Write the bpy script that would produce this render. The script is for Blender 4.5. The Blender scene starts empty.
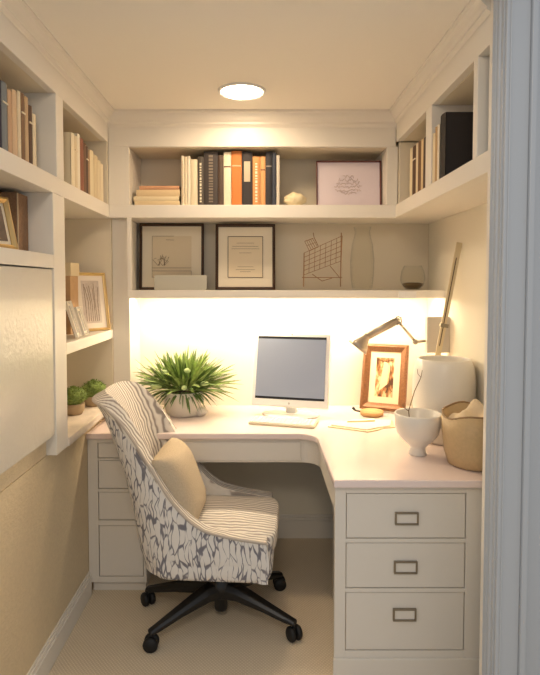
import bpy, bmesh, math, random
from mathutils import Vector, Matrix, noise
R = math.radians
PI = math.pi
random.seed(7)
sc = bpy.context.scene
COL = sc.collection

# ------------------------------------------------------------------ materials
def lin(v):
    v /= 255.0
    return v / 12.92 if v <= 0.04045 else ((v + 0.055) / 1.055) ** 2.4
def rgb(r, g, b): return (lin(r), lin(g), lin(b), 1.0)
MATS = {}
def mat(name, col, rough=0.5, metal=0.0, spec=0.5, bump=0.0, bscale=60.0, emit=None, estr=0.0, var=0.0, coat=0.0, stretch=(1, 1, 1)):
    if name in MATS: return MATS[name]
    m = bpy.data.materials.new(name); m.use_nodes = True
    nt = m.node_tree; b = nt.nodes['Principled BSDF']
    b.inputs['Base Color'].default_value = col
    b.inputs['Roughness'].default_value = rough
    b.inputs['Metallic'].default_value = metal
    b.inputs['Specular IOR Level'].default_value = spec
    b.inputs['Coat Weight'].default_value = coat
    if emit:
        b.inputs['Emission Color'].default_value = emit
        b.inputs['Emission Strength'].default_value = estr
    if bump or var:
        tc = nt.nodes.new('ShaderNodeTexCoord'); mp = nt.nodes.new('ShaderNodeMapping')
        mp.inputs['Scale'].default_value = stretch
        n = nt.nodes.new('ShaderNodeTexNoise'); n.inputs['Scale'].default_value = bscale; n.inputs['Detail'].default_value = 4
        nt.links.new(tc.outputs['Object'], mp.inputs['Vector']); nt.links.new(mp.outputs[0], n.inputs['Vector'])
        if bump:
            bp = nt.nodes.new('ShaderNodeBump'); bp.inputs['Strength'].default_value = bump; bp.inputs['Distance'].default_value = 0.004
            nt.links.new(n.outputs['Fac'], bp.inputs['Height']); nt.links.new(bp.outputs[0], b.inputs['Normal'])
        if var:
            rp = nt.nodes.new('ShaderNodeValToRGB')
            rp.color_ramp.elements[0].position = 0.3; rp.color_ramp.elements[1].position = 0.7
            rp.color_ramp.elements[0].color = tuple(c * (1 - var) for c in col[:3]) + (1,)
            rp.color_ramp.elements[1].color = tuple(min(1, c * (1 + var)) for c in col[:3]) + (1,)
            nt.links.new(n.outputs['Fac'], rp.inputs[0]); nt.links.new(rp.outputs[0], b.inputs['Base Color'])
    MATS[name] = m
    return m

PAINT = mat('cream_paint', rgb(236, 229, 216), 0.38, bump=0.03, bscale=180)
PAINT_CAB = mat('cabinet_paint', rgb(228, 221, 209), 0.36, bump=0.03, bscale=180)
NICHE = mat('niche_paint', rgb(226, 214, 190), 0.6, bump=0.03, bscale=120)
CEIL = mat('ceiling_paint', rgb(248, 242, 230), 0.85, bump=0.05, bscale=90)
WALLM = mat('wall_paint', rgb(240, 232, 212), 0.75, bump=0.04, bscale=150)
GRASSCLOTH = mat('beige_wallpaper', rgb(224, 204, 168), 0.62, bump=0.5, bscale=70, var=0.04, stretch=(1, 1, 1.6))
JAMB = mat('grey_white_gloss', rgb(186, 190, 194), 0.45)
TOP = mat('worktop_lacquer', rgb(240, 222, 215), 0.22, bump=0.015, bscale=90)
MARBLE = mat('pale_stone', rgb(232, 218, 202), 0.35, var=0.12, bscale=14)
METAL = mat('brushed_nickel', rgb(150, 140, 124), 0.35, metal=1.0)
LAMPM = mat('lamp_grey_metal', rgb(178, 166, 150), 0.35, metal=0.6)
CHROME = mat('chrome', rgb(190, 180, 165), 0.18, metal=1.0)
GOLD = mat('gold_leaf', rgb(210, 178, 120), 0.38, metal=0.75, bump=0.15, bscale=150)
COPPER = mat('carved_bronze_wood', rgb(136, 92, 58), 0.36, metal=0.35, bump=0.4, bscale=120, var=0.2)
DARKWOOD = mat('dark_walnut', rgb(62, 40, 28), 0.4, var=0.15, bscale=40)
BLACKP = mat('black_plastic', rgb(22, 21, 21), 0.35)
RUBBER = mat('black_rubber', rgb(14, 14, 15), 0.6)
MAT_W = mat('mat_board', rgb(236, 224, 200), 0.8)
PAPER = mat('ivory_paper', rgb(240, 230, 208), 0.8)
INK = mat('sepia_ink', rgb(120, 96, 66), 0.8)
INKD = mat('brown_ink', rgb(86, 64, 44), 0.8)
PAGES = mat('page_edges', rgb(226, 212, 182), 0.85, bump=0.3, bscale=300, stretch=(8, 1, 0.1))
WHITEP = mat('white_plastic', rgb(238, 236, 232), 0.3)
CERAM = mat('white_ceramic', rgb(232, 226, 214), 0.28, bump=0.04, bscale=12)
PLASTER = mat('matt_white_stoneware', rgb(226, 218, 204), 0.55, bump=0.08, bscale=40)
LEATHER = mat('tan_leather', rgb(196, 168, 124), 0.5, bump=0.2, bscale=90, var=0.05)
LINEN = mat('cream_linen', rgb(228, 208, 174), 0.85, bump=0.4, bscale=200)
PILLOW = mat('sand_velvet', rgb(196, 178, 150), 0.95, bump=0.5, bscale=160, var=0.06)
LEAF = mat('leaf_green', rgb(148, 170, 92), 0.5, var=0.35, bscale=30)
LEAF2 = mat('leaf_dark', rgb(98, 124, 62), 0.55, var=0.3, bscale=40)
BUD = mat('pale_green_bud', rgb(186, 204, 140), 0.5)
STEMM = mat('twig_brown', rgb(112, 88, 58), 0.7)
SOIL = mat('soil', rgb(60, 44, 30), 0.9)
WIRE = mat('rust_wire', rgb(158, 118, 76), 0.5, metal=0.2)
WICKER = mat('woven_brown', rgb(150, 116, 86), 0.8, bump=0.8, bscale=90, var=0.18, stretch=(3, 3, 1))
LED = mat('led_diffuser', rgb(255, 240, 210), 0.5, emit=rgb(255, 234, 202), estr=46.0)
DOWN = mat('downlight_diffuser', rgb(255, 240, 210), 0.5, emit=rgb(255, 226, 190), estr=34.0)

def glass_mat():
    m = bpy.data.materials.new('clear_glass'); m.use_nodes = True
    nt = m.node_tree; nt.nodes.clear()
    o = nt.nodes.new('ShaderNodeOutputMaterial'); mx = nt.nodes.new('ShaderNodeMixShader')
    t = nt.nodes.new('ShaderNodeBsdfTransparent'); g = nt.nodes.new('ShaderNodeBsdfGlossy'); lw = nt.nodes.new('ShaderNodeLayerWeight'); pw_ = nt.nodes.new('ShaderNodeMath'); pw_.operation = 'POWER'; pw_.inputs[1].default_value = 3.0; ml = nt.nodes.new('ShaderNodeMath'); ml.operation = 'MULTIPLY'; ml.inputs[1].default_value = 0.55
    t.inputs[0].default_value = (0.985, 0.985, 0.975, 1); g.inputs['Roughness'].default_value = 0.03; lw.inputs[0].default_value = 0.5
    nt.links.new(lw.outputs['Facing'], pw_.inputs[0]); nt.links.new(pw_.outputs[0], ml.inputs[0]); nt.links.new(ml.outputs[0], mx.inputs[0]); nt.links.new(t.outputs[0], mx.inputs[1]); nt.links.new(g.outputs[0], mx.inputs[2])
    nt.links.new(mx.outputs[0], o.inputs[0]); return m
GLASS = glass_mat()

def ramp(nt, pts, interp='LINEAR'):
    rp = nt.nodes.new('ShaderNodeValToRGB'); cr = rp.color_ramp; cr.interpolation = interp
    while len(cr.elements) > 1: cr.elements.remove(cr.elements[-1])
    cr.elements[0].position = pts[0][0]; cr.elements[0].color = pts[0][1]
    for p, c in pts[1:]:
        e = cr.elements.new(p); e.color = c
    return rp

def fabric_leaf():
    m = bpy.data.materials.new('leaf_pattern_fabric'); m.use_nodes = True
    nt = m.node_tree; b = nt.nodes['Principled BSDF']; b.inputs['Roughness'].default_value = 0.9
    tc = nt.nodes.new('ShaderNodeTexCoord')
    n = nt.nodes.new('ShaderNodeTexNoise'); n.inputs['Scale'].default_value = 9; n.inputs['Detail'].default_value = 2
    nt.links.new(tc.outputs['Object'], n.inputs['Vector'])
    vm = nt.nodes.new('ShaderNodeVectorMath'); vm.operation = 'SCALE'; vm.inputs['Scale'].default_value = 0.055
    nt.links.new(n.outputs['Color'], vm.inputs[0])
    va = nt.nodes.new('ShaderNodeVectorMath'); va.operation = 'ADD'
    nt.links.new(tc.outputs['Object'], va.inputs[0]); nt.links.new(vm.outputs[0], va.inputs[1])
    mp = nt.nodes.new('ShaderNodeMapping'); mp.inputs['Scale'].default_value = (52, 32, 11); mp.inputs['Rotation'].default_value = (0, R(9), 0)
    nt.links.new(va.outputs[0], mp.inputs['Vector'])
    v = nt.nodes.new('ShaderNodeTexVoronoi'); v.feature = 'DISTANCE_TO_EDGE'; v.inputs['Scale'].default_value = 1.0; v.inputs['Randomness'].default_value = 0.85
    nt.links.new(mp.outputs[0], v.inputs['Vector'])
    cream = rgb(230, 225, 218); grey = rgb(122, 120, 126)
    rp = ramp(nt, [(0.0, grey), (0.05, rgb(140, 136, 140)), (0.10, cream), (1, rgb(228, 222, 212))])
    n2 = nt.nodes.new('ShaderNodeTexNoise'); n2.inputs['Scale'].default_value = 26; n2.inputs['Detail'].default_value = 1
    nt.links.new(tc.outputs['Object'], n2.inputs['Vector'])
    ma = nt.nodes.new('ShaderNodeMath'); ma.operation = 'MULTIPLY_ADD'; ma.inputs[1].default_value = -0.30; nt.links.new(n2.outputs['Fac'], ma.inputs[0])
    mb = nt.nodes.new('ShaderNodeMath'); mb.operation = 'ADD'; mb.inputs[1].default_value = 0.16
    nt.links.new(v.outputs['Distance'], ma.inputs[2]); nt.links.new(ma.outputs[0], mb.inputs[0])
    nt.links.new(mb.outputs[0], rp.inputs[0]); nt.links.new(rp.outputs[0], b.inputs['Base Color'])
    bp = nt.nodes.new('ShaderNodeBump'); bp.inputs['Strength'].default_value = 0.5; bp.inputs['Distance'].default_value = 0.004
    nt.links.new(rp.outputs[0], bp.inputs['Height']); nt.links.new(bp.outputs[0], b.inputs['Normal'])
    return m
def fabric_stripe(name, direction, scale, rot=(0, 0, 0)):
    m = bpy.data.materials.new(name); m.use_nodes = True
    nt = m.node_tree; b = nt.nodes['Principled BSDF']; b.inputs['Roughness'].default_value = 0.9
    tc = nt.nodes.new('ShaderNodeTexCoord'); mp = nt.nodes.new('ShaderNodeMapping'); mp.inputs['Rotation'].default_value = rot
    nt.links.new(tc.outputs['Object'], mp.inputs['Vector'])
    w = nt.nodes.new('ShaderNodeTexWave'); w.bands_direction = direction; w.inputs['Scale'].default_value = scale
    w.inputs['Distortion'].default_value = 4.5; w.inputs['Detail'].default_value = 1.0; w.inputs['Detail Scale'].default_value = 0.9
    nt.links.new(mp.outputs[0], w.inputs['Vector'])
    rp = ramp(nt, [(0.0, rgb(160, 150, 140)), (0.2, rgb(176, 165, 154)), (0.45, rgb(224, 216, 204)), (1, rgb(234, 227, 215))])
    nt.links.new(w.outputs['Fac'], rp.inputs[0]); nt.links.new(rp.outputs[0], b.inputs['Base Color'])
    bp = nt.nodes.new('ShaderNodeBump'); bp.inputs['Strength'].default_value = 0.5; bp.inputs['Distance'].default_value = 0.004
    nt.links.new(w.outputs['Fac'], bp.inputs['Height']); nt.links.new(bp.outputs[0], b.inputs['Normal'])
    return m
FAB_OUT = fabric_leaf()
FAB_IN = fabric_stripe('striped_fabric', 'Y', 19.0)
FAB_SEAT = fabric_stripe('striped_seat_fabric', 'Y', 15.0)

def carpet():
    m = bpy.data.materials.new('ribbed_carpet'); m.use_nodes = True
    nt = m.node_tree; b = nt.nodes['Principled BSDF']; b.inputs['Roughness'].default_value = 0.95; b.inputs['Specular IOR Level'].default_value = 0.1
    tc = nt.nodes.new('ShaderNodeTexCoord')
    outs = []
    for ang in (40, -40):
        mp = nt.nodes.new('ShaderNodeMapping'); mp.inputs['Rotation'].default_value = (0, 0, R(ang))
        nt.links.new(tc.outputs['Object'], mp.inputs['Vector'])
        w = nt.nodes.new('ShaderNodeTexWave'); w.inputs['Scale'].default_value = 30; w.inputs['Distortion'].default_value = 0.6; w.inputs['Detail'].default_value = 2
        nt.links.new(mp.outputs[0], w.inputs['Vector']); outs.append(w)
    mx = nt.nodes.new('ShaderNodeMath'); mx.operation = 'MULTIPLY'
    nt.links.new(outs[0].outputs['Fac'], mx.inputs[0]); nt.links.new(outs[1].outputs['Fac'], mx.inputs[1])
    rp = ramp(nt, [(0, rgb(218, 200, 172)), (0.6, rgb(236, 220, 194))])
    nt.links.new(mx.outputs[0], rp.inputs[0]); nt.links.new(rp.outputs[0], b.inputs['Base Color'])
    bp = nt.nodes.new('ShaderNodeBump'); bp.inputs['Strength'].default_value = 0.4; bp.inputs['Distance'].default_value = 0.004
    nt.links.new(mx.outputs[0], bp.inputs['Height']); nt.links.new(bp.outputs[0], b.inputs['Normal'])
    return m
CARPET = carpet()
DOORGLOSS = mat('hammered_gloss_door', rgb(222, 214, 198), 0.3, bump=0.5, bscale=55, coat=0.4)

# ------------------------------------------------------------------ helpers
def new(): return bmesh.new()
def box(bm, x0, x1, y0, y1, z0, z1):
    vs = [bm.verts.new((x, y, z)) for z in (z0, z1) for y in (y0, y1) for x in (x0, x1)]
    for f in ((0, 2, 3, 1), (4, 5, 7, 6), (0, 1, 5, 4), (2, 6, 7, 3), (0, 4, 6, 2), (1, 3, 7, 5)):
        bm.faces.new([vs[i] for i in f])
    return bm
def tube(bm, pts, r, n=10, caps=True):
    pts = [Vector(p) for p in pts]
    rad = r if isinstance(r, (list, tuple)) else [r] * len(pts)
    rings = []; up = None
    for i, p in enumerate(pts):
        a = pts[max(0, i - 1)]; c = pts[min(len(pts) - 1, i + 1)]
        t = (c - a).normalized()
        if up is None:
            up = Vector((0, 0, 1)) if abs(t.z) < 0.9 else Vector((1, 0, 0))
        u = (up - t * up.dot(t)).normalized(); v = t.cross(u); up = u
        rings.append([bm.verts.new(p + (u * math.cos(2 * PI * k / n) + v * math.sin(2 * PI * k / n)) * rad[i]) for k in range(n)])
    for i in range(len(rings) - 1):
        for k in range(n):
            bm.faces.new((rings[i][k], rings[i][(k + 1) % n], rings[i + 1][(k + 1) % n], rings[i + 1][k]))
    if caps:
        bm.faces.new(rings[0][::-1]); bm.faces.new(rings[-1])
    return bm
def lathe(bm, prof, n=40, cx=0, cy=0, cz=0, closed=False):
    rings = []
    for r, z in prof:
        if r < 1e-5: rings.append([bm.verts.new((cx, cy, cz + z))])
        else: rings.append([bm.verts.new((cx + r * math.cos(2 * PI * k / n), cy + r * math.sin(2 * PI * k / n), cz + z)) for k in range(n)])
    for a, b in zip(rings, rings[1:]):
        for k in range(n):
            k2 = (k + 1) % n
            if len(a) == 1 and len(b) == 1: continue
            if len(a) == 1: bm.faces.new((a[0], b[k2], b[k]))
            elif len(b) == 1: bm.faces.new((a[k], a[k2], b[0]))
            else: bm.faces.new((a[k], a[k2], b[k2], b[k]))
    return bm
def poly(bm, pts, z0, z1):
    lo = [bm.verts.new((x, y, z0)) for x, y in pts]; hi = [bm.verts.new((x, y, z1)) for x, y in pts]
    bm.faces.new(lo[::-1]); bm.faces.new(hi)
    n = len(pts)
    for i in range(n): bm.faces.new((lo[i], lo[(i + 1) % n], hi[(i + 1) % n], hi[i]))
    return bm
def ellipsoid(bm, c, rx, ry, rz, seg=20, rings=12, jitter=0.0):
    r = bmesh.ops.create_uvsphere(bm, u_segments=seg, v_segments=rings, radius=1)
    for v in r['verts']:
        k = 1 + (jitter * noise.noise(v.co * 2.3) if jitter else 0)
        v.co = Vector((c[0] + v.co.x * rx * k, c[1] + v.co.y * ry * k, c[2] + v.co.z * rz * k))
    return bm
def W(o):
    m = o.matrix_basis.copy(); p = o.parent
    while p: m = p.matrix_basis @ m; p = p.parent
    return m
def obj(name, bm, m, parent=None, world=False, bevel=0.0, smooth=False, seg=2):
    bmesh.ops.recalc_face_normals(bm, faces=bm.faces)
    me = bpy.data.meshes.new(name); bm.to_mesh(me); bm.free()
    ms = m if isinstance(m, (list, tuple)) else [m]
    for k in ms: me.materials.append(k)
    o = bpy.data.objects.new(name, me); COL.objects.link(o)
    if parent:
        o.parent = parent
        if world: me.transform(W(parent).inverted())
    if smooth:
        for p in me.polygons: p.use_smooth = True
    if bevel:
        b = o.modifiers.new('bevel', 'BEVEL'); b.width = bevel; b.segments = seg; b.limit_method = 'ANGLE'; b.angle_limit = R(40)
    return o
def thing(name, label, cat, loc=(0, 0, 0), rz=0.0, group=None, rot=None):
    o = bpy.data.objects.new(name, None); COL.objects.link(o)
    o.empty_display_size = 0.05
    o.location = loc; o.rotation_euler = rot if rot else (0, 0, rz)
    o['label'] = label; o['category'] = cat
    if group: o['group'] = group
    return o
def tag(o, label, cat, group=None):
    o['label'] = label; o['category'] = cat
    if group: o['group'] = group
    return o
def struct(name, bm, m, bevel=0.0, smooth=False):
    o = obj(name, bm, m, None, bevel=bevel, smooth=smooth); o['kind'] = 'structure'; return o
def B(*a): return box(new(), *a)
def setbase(o, loc):
    """put the origin of a one-mesh thing at its base"""
    o.data.transform(Matrix.Translation(-Vector(loc))); o.location = loc; return o

# ------------------------------------------------------------------ key dimensions
XW = -0.808                                     # lower left wall face
XL, XR, YB, ZC = -0.77, 0.95, 3.11, 2.33      # left face, right wall, back wall, ceiling
YL = 2.87                                      # far end of the left bookcase
YS = 2.81                                      # front of the back shelves
XRS = 0.69                                     # front of the right shelves
ZT = 0.77                                      # worktop
YD = 1.575                                     # hall side of door wall

# ------------------------------------------------------------------ room shell
struct('floor', B(-2.2, 2.2, -1.6, YB + 0.1, -0.05, 0.0), CARPET)
struct('ceiling', B(-1.2, 1.05, YD + 0.0, YB + 0.1, ZC, ZC + 0.08), CEIL)
struct('wall_back', B(-1.2, 1.05, YB, YB + 0.1, 0, ZC), WALLM)
struct('wall_right', B(XR, XR + 0.1, YD + 0.095, YB, 0, ZC), WALLM)
lw = new()
box(lw, -1.2, XW, YD, YB, 0, 0.81)
box(lw, -1.2, -1.09, YD, YB, 0.81, ZC)
box(lw, -1.09, XL, YL, YB, 0.81, ZC)
struct('wall_left', lw, GRASSCLOTH)
struct('trim_9', B(XL + 0.0005, -0.682, YL - 0.005, YB - 0.0005, 0.7705, 1.7995), PAINT, bevel=0.002)
# doorway wall seen from the hall
dw = new()
box(dw, XRS + 0.02, 2.2, YD + 0.015, YD + 0.095, 0, 2.75)
box(dw, -2.2, XL - 0.02, YD - 0.08, YD, 0, 2.75)
box(dw, XL - 0.02, XRS + 0.02, YD - 0.08, YD, 2.305, 2.75)
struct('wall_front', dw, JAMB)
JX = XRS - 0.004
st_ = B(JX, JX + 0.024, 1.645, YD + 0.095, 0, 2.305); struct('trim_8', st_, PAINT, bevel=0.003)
jb = new()                                      # right door lining with rounded ridges
box(jb, JX, JX + 0.024, YD + 0.0, 1.645, 0, 2.305)
for yy, rr in ((YD + 0.02, 0.006), (YD + 0.045, 0.005), (YD + 0.062, 0.004)):
    tube(jb, [(JX, yy, 0.0), (JX, yy, 2.305)], rr, 8)
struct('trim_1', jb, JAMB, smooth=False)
cs = new()                                      # casing on the hall side
box(cs, XRS + 0.0, XRS + 0.068, YD - 0.012, YD + 0.015, 0, 2.38)
box(cs, XRS + 0.068, XRS + 0.085, YD - 0.022, YD + 0.015, 0, 2.38)
box(cs, XRS + 0.01, XRS + 0.016, YD - 0.016, YD + 0.015, 0, 2.38)
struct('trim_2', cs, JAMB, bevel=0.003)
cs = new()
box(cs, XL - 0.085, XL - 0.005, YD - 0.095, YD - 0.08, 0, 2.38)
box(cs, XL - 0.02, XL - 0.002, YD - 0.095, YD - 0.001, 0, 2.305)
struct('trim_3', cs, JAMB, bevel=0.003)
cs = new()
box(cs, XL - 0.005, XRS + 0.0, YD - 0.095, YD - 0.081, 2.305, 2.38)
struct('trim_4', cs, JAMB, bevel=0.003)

# crown mouldings
def crown(name, p0, p1, nrm, k=1.0):
    """profile swept from p0 to p1; nrm points into the room"""
    prof = [(0, 0), (0.045, 0), (0.045, -0.008), (0.036, -0.012), (0.030, -0.024), (0.020, -0.036), (0.012, -0.042), (0.012, -0.050), (0.004, -0.056), (0, -0.062)]
    bm = new(); nx, ny = nrm; e = 0.001
    rings = []
    for (x, y) in (p0, p1):
        rings.append([bm.verts.new((x + nx * (a + e), y + ny * (a + e), ZC + b * k)) for a, b in prof])
    n = len(prof)
    for i in range(n): bm.faces.new((rings[0][i], rings[0][(i + 1) % n], rings[1][(i + 1) % n], rings[1][i]))
    bm.faces.new(rings[0]); bm.faces.new(rings[1][::-1])
    return struct(name, bm, PAINT)
crown('trim_5', (XL, YD + 0.002), (XL, YS), (1, 0))
crown('trim_6', (XL, YS), (XRS, YS), (0, -1), 1.25)
crown('trim_7', (XRS, YD + 0.096), (XRS, YS), (-1, 0))

# baseboards
def baseb(name, x0, x1, y0, y1, axis):
    bm = new()
    if axis == 'x':      # runs along x, face toward -y
        box(bm, x0, x1, y1 - 0.016, y1, 0, 0.105); box(bm, x0, x1, y1 - 0.011, y1, 0.105, 0.12); box(bm, x0, x1, y1 - 0.006, y1, 0.12, 0.135)
    else:
        s = 1 if axis == 'y+' else -1
        def bb(t, z0, z1):
            xs = sorted((x0, x0 + s * t)); box(bm, xs[0], xs[1], y0, y1, z0, z1)
        bb(0.016, 0, 0.085); bb(0.011, 0.085, 0.10); bb(0.006, 0.10, 0.112)
    return struct(name, bm, PAINT, bevel=0.002)
baseb('baseboard_back', -0.51, 0.92, 0, YB, 'x')
baseb('baseboard_left', XW, XW, YD + 0.002, 2.525, 'y+')

# ------------------------------------------------------------------ left bookcase
lb = thing('bookcase', 'cream built-in bookcase recessed into the left wall above the wallpaper', 'bookcase', (-0.93, 2.2, 0.81))
def part(name, bm, m=PAINT, par=None, bevel=0.002, smooth=False): return obj(name, bm, m, par, world=True, bevel=bevel, smooth=smooth)
y0 = YD + 0.002
part('back_panel', B(-1.088, -1.07, y0, YL - 0.002, 0.812, 2.3), NICHE, lb)
part('fascia', B(-0.80, XL, y0, YS - 0.001, 2.18, ZC - 0.001), PAINT, lb)
part('top_panel', B(-1.07, -0.80, y0, YL - 0.002, 2.18, 2.20), NICHE, lb)
u = new(); box(u, -1.07, XL + 0.001, 2.05, 2.17, 0.812, 1.80); box(u, -1.07, XL + 0.001, 2.095, 2.17, 1.865, 2.18)
part('upright', u, PAINT, lb)
part('end_panel', B(-1.07, XL - 0.001, YL - 0.02, YL - 0.002, 0.846, 1.80), NICHE, lb, bevel=0)
part('end_panel', B(-1.07, XL - 0.001, YS - 0.02, YS - 0.001, 1.866, 2.18), NICHE, lb, bevel=0)
part('shelf_return', B(-1.07, XL - 0.001, YS, YL - 0.002, 1.80, 2.3), PAINT, lb)
part('shelf', B(-1.07, XL + 0.002, y0, YS - 0.001, 1.80, 1.865), PAINT, lb)
part('shelf', B(-1.07, XL + 0.001, y0, 2.05, 1.52, 1.57), PAINT, lb)
part('shelf', B(-1.07, XL + 0.001, 2.17, YL - 0.003, 1.18, 1.225), PAINT, lb)
part('base_shelf', B(-1.07, XL + 0.006, 2.17, YL - 0.003, 0.812, 0.845), MARBLE, lb)
part('lower_panel', B(-1.07, XW, y0, 2.05, 0.812, 0.888), GRASSCLOTH, lb)
part('door', B(-0.79, XL - 0.004, y0 + 0.003, 2.045, 0.891, 1.515), DOORGLOSS, lb)

# ------------------------------------------------------------------ back bookcase
bb_ = thing('bookcase', 'cream two-level wall shelving across the back wall above the desk', 'bookcase', (0.09, 3.09, 1.39))
e = 0.001; XB0 = -0.680
part('back_panel', B(XL + e, XR - e, YB - 0.015, YB - e, 1.43, ZC - 0.01), NICHE, bb_)
part('fascia', B(XL + e, XRS - e, YS, YS + 0.03, 2.158, ZC - e), PAINT, bb_)
part('top_panel', B(XL + e, XR - e, YS + 0.03, YB - 0.015, 2.158, 2.175), NICHE, bb_)
part('shelf', B(XL + e, XR - e, YS, YB - e, 1.80, 1.865), PAINT, bb_)
lo_ = new(); box(lo_, XB0, XR - e, YS + 0.02, YB - e, 1.402, 1.43); box(lo_, XB0, XR - e, YS, YS + 0.02, 1.39, 1.43); box(lo_, XB0, XR - e, 3.06, YB - e, 1.39, 1.402)
part('shelf', lo_, PAINT, bb_)
part('stile', B(XL + e, -0.665, YS, YB - 0.015, 1.865, 2.158), PAINT, bb_)
part('stile', B(XB0, -0.658, YS, YS + 0.03, 1.43, 1.80), PAINT, bb_)
part('stile', B(0.645, 0.70, YS, YB - 0.015, 1.865, 2.158), PAINT, bb_)
part('cover_plate', B(0.71, 0.80, YS - 0.008, YS - 0.0, 1.388, 1.424), WHITEP, bb_)

# ------------------------------------------------------------------ right bookcase
rb = thing('bookcase', 'cream overhead bookcase along the right wall next to the doorway', 'bookcase', (0.82, 2.2, 1.80))
y1 = YS - 0.002; yR = YD + 0.097
part('fascia', B(XRS, XRS + 0.03, yR, y1, 2.18, ZC - e), PAINT, rb)
part('top_panel', B(XRS + 0.03, XR - e, yR, y1, 2.18, 2.20), NICHE, rb)
part('base_shelf', B(XRS, XR - e, yR, y1, 1.80, 1.865), PAINT, rb)
part('back_panel', B(XR - 0.013, XR - e, yR, y1, 1.865, 2.18), NICHE, rb)
part('upright', B(XRS, XR - 0.013, 2.235, 2.31, 1.865, 2.18), PAINT, rb)
part('upright', B(XRS, XR - 0.013, 1.765, 1.80, 1.865, 2.18), PAINT, rb)
part('end_panel', B(0.702, XR - 0.013, y1 - 0.02, y1, 1.865, 2.175), NICHE, rb)

# ------------------------------------------------------------------ lights in the room
cl = thing('ceiling_light', 'round lit recessed downlight in the cream ceiling', 'light', (-0.082, 2.505, ZC))
obj('trim_ring', lathe(new(), [(0.092, -0.003), (0.098, -0.010), (0.106, -0.006), (0.108, -0.0005), (0.092, -0.0005), (0.092, -0.003)], 48), WHITEP, cl, smooth=True)
obj('diffuser', lathe(new(), [(0.0, -0.014), (0.05, -0.012), (0.08, -0.008), (0.092, -0.004), (0.092, -0.001), (0.0, -0.001)], 48), DOWN, cl, smooth=True)
ls = thing('led_strip', 'bright warm light strip under the lower back shelf', 'light', (0.09, 2.92, 1.402))
part('housing', B(-0.66, 0.90, 2.900, 2.940, 1.397, 1.402), WHITEP, ls, bevel=0)
part('diffuser', B(-0.65, 0.89, 2.906, 2.934, 1.393, 1.397), LED, ls, bevel=0)

# ------------------------------------------------------------------ worktop
pts = [(XW + e, 2.51)]
for k in range(9):
    a = R(90 - 90 * k / 8); pts.append((0.17 + 0.09 * math.cos(a), 2.42 + 0.09 * math.sin(a)))
pts += [(0.26, 1.90), (XR - e, 1.90), (XR - e, YB - e), (XW + e, YB - e)]
wt = obj('worktop', poly(new(), pts, 0.742, ZT), TOP, bevel=0.005, seg=3)
tag(setbase(wt, (0.09, 2.7, 0.742)), 'glossy cream L-shaped desk worktop running under the shelves', 'desk')

# centre apron drawer unit
ap = thing('desk_apron', 'shallow cream drawer apron under the desk knee opening', 'drawer unit', (0.0, 2.56, 0.62))
ao = [(-0.515, 2.54)]; 
for k in range(9):
    a = R(90 - 90 * k / 8); ao.append((0.19 + 0.085 * math.cos(a), 2.455 + 0.085 * math.sin(a)))
ao += [(0.275, 1.955), (0.293, 1.955)]
for k in range(9):
    a = R(90 * k / 8); ao.append((0.19 + 0.103 * math.cos(a), 2.455 + 0.103 * math.sin(a)))
ao += [(-0.515, 2.558)]
part('apron_board', poly(new(), ao, 0.625, 0.741), PAINT_CAB, ap)
part('drawer', B(-0.47, 0.19, 2.530, 2.539, 0.637, 0.722), PAINT_CAB, ap)

def pedestal(nm, label, x0, x1, yf, yb, inset, drawers, dx0, dx1, z0, handles):
    t = thing(nm, label, 'drawer unit', ((x0 + x1) / 2, (yf + yb) / 2, 0))
    part('carcass', B(x0 + inset, x1, yf + 0.02, yb, z0, 0.741), PAINT_CAB, t)
    ff = new()
    box(ff, x0, dx0 - 0.003, yf, yf + 0.02, z0, 0.741); box(ff, dx1 + 0.003, x1, yf, yf + 0.02, z0, 0.741)
    zs = [0.741] + [v for d in drawers for v in d] + [z0]
    for i in range(0, len(zs), 2):
        top = zs[i] if i == 0 else zs[i] - 0.003
        bot = zs[i + 1] + 0.003 if i + 1 < len(zs) - 1 else zs[i + 1]
        if top > bot: box(ff, dx0 - 0.003, dx1 + 0.003, yf, yf + 0.02, bot, top)
    part('face_frame', ff, PAINT_CAB, t, bevel=0.001)
    if handles:
        part('base_moulding', B(x0 - 0.004, x1, yf - 0.008, yf, 0.0, 0.112), PAINT_CAB, t, bevel=0.003)
    else:
        part('plinth', B(x0 + inset + 0.01, x1 - 0.01, yf + 0.03, yb, 0.0, z0), PAINT_CAB, t)
    for i, (zt, zb) in enumerate(drawers):
        d = part('drawer', B(dx0, dx1, yf + 0.003, yf + 0.019, zb, zt), PAINT_CAB, t, bevel=0.0015)
        if handles:
            hx, hz = handles[i]; h = new(); w, hh, b_ = 0.042, 0.023, 0.006
            box(h, hx - w, hx + w, yf - 0.006, yf + 0.003, hz + hh - b_, hz + hh)
            box(h, hx - w, hx + w, yf - 0.006, yf + 0.003, hz - hh, hz - hh + b_)
            box(h, hx - w, hx - w + b_, yf - 0.006, yf + 0.003, hz - hh + b_, hz + hh - b_)
            box(h, hx + w - b_, hx + w, yf - 0.006, yf + 0.003, hz - hh + b_, hz + hh - b_)
            o = part('label_holder', h, METAL, d, bevel=0.001)
            part('inset', B(hx - w + b_, hx + w - b_, yf - 0.001, yf + 0.003, hz - hh + b_, hz + hh - b_), PAINT_CAB, o, bevel=0)
    return t
pedestal('drawer_cabinet', 'cream three-drawer cabinet with metal label holders below the right worktop', 0.268, XR - e, 1.925, 2.5, 0.07,
         [(0.712, 0.552), (0.532, 0.370), (0.350, 0.140)], 0.31, 0.734, 0.0, [(0.524, 0.624), (0.522, 0.446), (0.520, 0.272)])
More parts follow.
